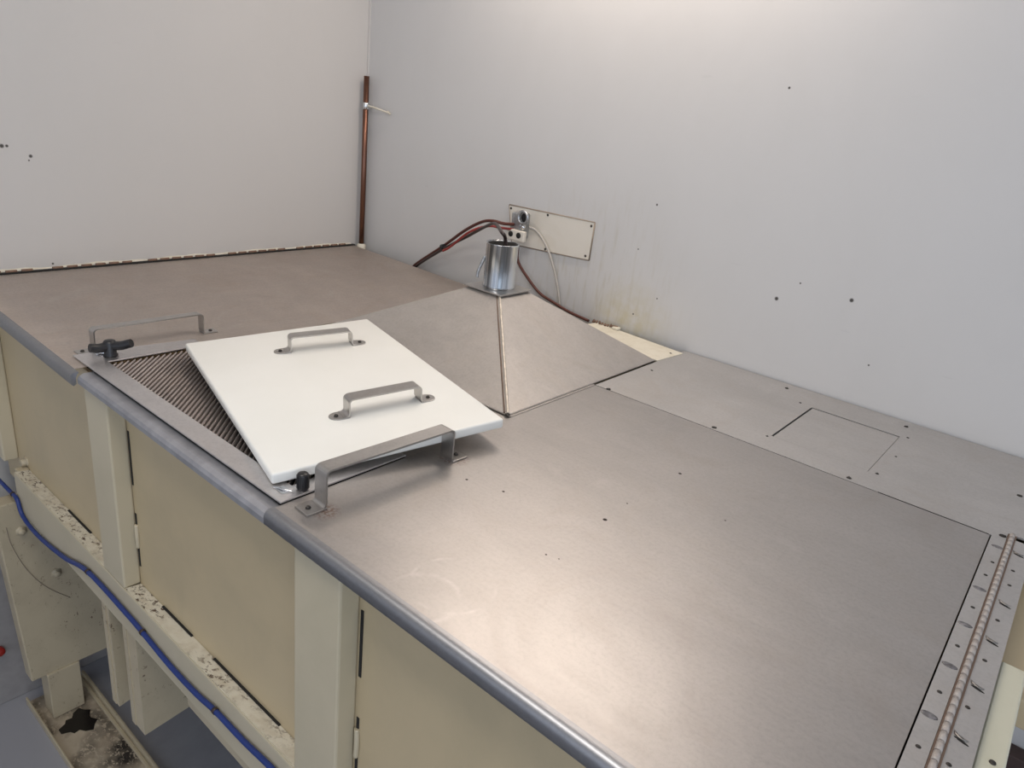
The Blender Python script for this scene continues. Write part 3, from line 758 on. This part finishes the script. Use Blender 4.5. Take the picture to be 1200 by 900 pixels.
b = bmesh.new(); add_lathe(b, [(.018, 0), (.018, .02), (.012, .026)], 16, Matrix.Translation((.033, -.03, 1.0))); obj('pipe_collar', b, m_seal, pipe)

tubez = zt + .005 + TH
def cable(name, pts, r, mat_, label, tail=None):
    q = bmesh.new(); add_tube(q, pts, r, 8); o = obj(name, q, mat_); tag(o, label, 'cable'); return o
A1 = [P3(487, 311, -.01) + Vector((-.02, 0, -.03)), P3(487, 310, -.022), P3(520, 288, -.048), P3(545, 270, -.08), P3(565, 260, -.11), P3(578, 259, -.12)]
cable('cable', A1 + [P3(590, 262, -.10), P3(602, 263, -.05)], .0052, m_brown, 'upper brown cable arching from the left lid to the wall fitting')
A2 = [P3(489, 312, -.02) + Vector((-.02, 0, -.03)), P3(489, 311, -.038), P3(521, 291, -.066), P3(548, 277, -.098), P3(568, 266, -.16), P3(580, 262, -.26)]
inside = Vector((cx + .01, cy + .01, tubez - .05))
cable('cable', A2 + [onx(588, 272, cx + .0), Vector((cx + .003, cy + .005, tubez + .01)), inside], .0050, m_darkcable, 'dark cable bending down into the open flue tube')
cable('cable', [P3(519, 294, -.088), P3(528, 289, -.094), P3(550, 272, -.125), P3(572, 265, -.115), P3(587, 267, -.09), P3(602, 269, -.055)], .0042, m_red, 'bright red cable entering the left side of the wall fitting')
gt = P3(519, 290, -.063); b = bmesh.new(); add_tube(b, [gt + Vector((-.006, 0, 0)), gt + Vector((.006, 0, .003))], .011, 10, smooth=False); o = obj('cable_tie', b, m_black); tag(o, 'black tie around the cables above the left lid', 'cable tie')
cable('cable', [P3(607, 290, -.03), P3(607, 306, -.02), P3(618, 325, -.02), P3(632, 343, -.02), P3(648, 354, -.02), P3(668, 366, -.02), P3(690, 376, -.02)], .0048, m_red, 'dark red cable running down the wall right of the flue tube').data.materials[0] = m_brown
cable('cable', [P3(620, 266, -.03), P3(630, 272, -.015), P3(641, 290, -.012), P3(649, 315, -.010), P3(654, 340, -.010), P3(656, 358, -.010)], .0042, m_grey_cable, 'pale grey cable curving down the wall from the fitting')

# blue cable on the rail
yb = YP - .0085
B_ = [(13, 577), (20, 585), (27, 605), (45, 628), (75, 653), (103, 670), (150, 721), (167, 741), (200, 781), (230, 813), (252, 833), (285, 868), (318, 900), (340, 925), (380, 965)]
pts = [Vector((.08, -1.404, .432)), Vector((.15, -1.402, .432))] + [ony(u, v, yb) for u, v in B_]
b = bmesh.new(); add_tube(b, pts, .0058, 8); o = obj('cable', b, m_blue); tag(o, 'blue cable strung along the cream rail under the panels', 'cable')
for u, v in ((103, 670), (167, 741), (252, 833)):
    p = ony(u, v, yb); inst('cable_clip', 'cclip', lambda q: add_tube(q, [(-.004, 0, 0), (.004, 0, 0)], .0068, 10, smooth=False), m_darkcable, o, p)
p = ony(15, 579, yb); inst('cable_clip', 'cclip', None, m_darkcable, o, p)

# ------------------------------------------------------------------ floor channel and odds
ch = thing('floor_channel', 'rusty cream steel channel lying on the floor under the leg', 'channel', (.6, -1.38, FLOOR))
def onf(u, v): return onz(u, v, FLOOR)
c_l = onf(36, 828).y; c_r = onf(100, 800).y; cx0 = onf(34, 824).x
yL, yR = c_l, c_r
b = bmesh.new(); add_box(b, (cx0, yL, FLOOR), (1.7, yR, FLOOR + .006)); obj('channel_base', b, m_chan, ch)
b = bmesh.new(); add_box(b, (cx0, yL - .006, FLOOR), (1.7, yL, FLOOR + .030), .002); obj('channel_lip', b, m_leg, ch)
b = bmesh.new(); add_box(b, (cx0, yR, FLOOR), (1.7, yR + .010, FLOOR + .034), .003); add_box(b, (cx0, yR - .012, FLOOR + .006), (1.7, yR, FLOOR + .016), .003); obj('channel_lip', b, m_leg, ch)
b = bmesh.new()
ox, oy = onf(76, 857).x, (yL + yR) / 2
pts_ = []
for k in range(18):
    a = 2 * PI * k / 18; r = .055 * (1 + .25 * math.sin(3 * a) + .15 * math.sin(7 * a)); pts_.append((ox + r * math.cos(a) * .9, oy + r * .85 * math.sin(a)))
add_prism(b, pts_, FLOOR + .006, FLOOR + .0085)
M = Mat('oil', (.01, .008, .007), .25); obj('oil_patch', b, M.m, ch, label='black oily patch')
b = bmesh.new(); p = onx(0, 765, .03); add_lathe(b, [(0, 0), (.014, 0), (.016, .004), (.016, .018), (.012, .022), (0, .023)], 20, Matrix.Translation((.0125, p.y, p.z)) @ Matrix.Rotation(PI / 2, 4, 'Y'))
o = obj('red_cap', b, m_redcap); tag(o, 'small red round cap low on the left wall beside the leg', 'cap')
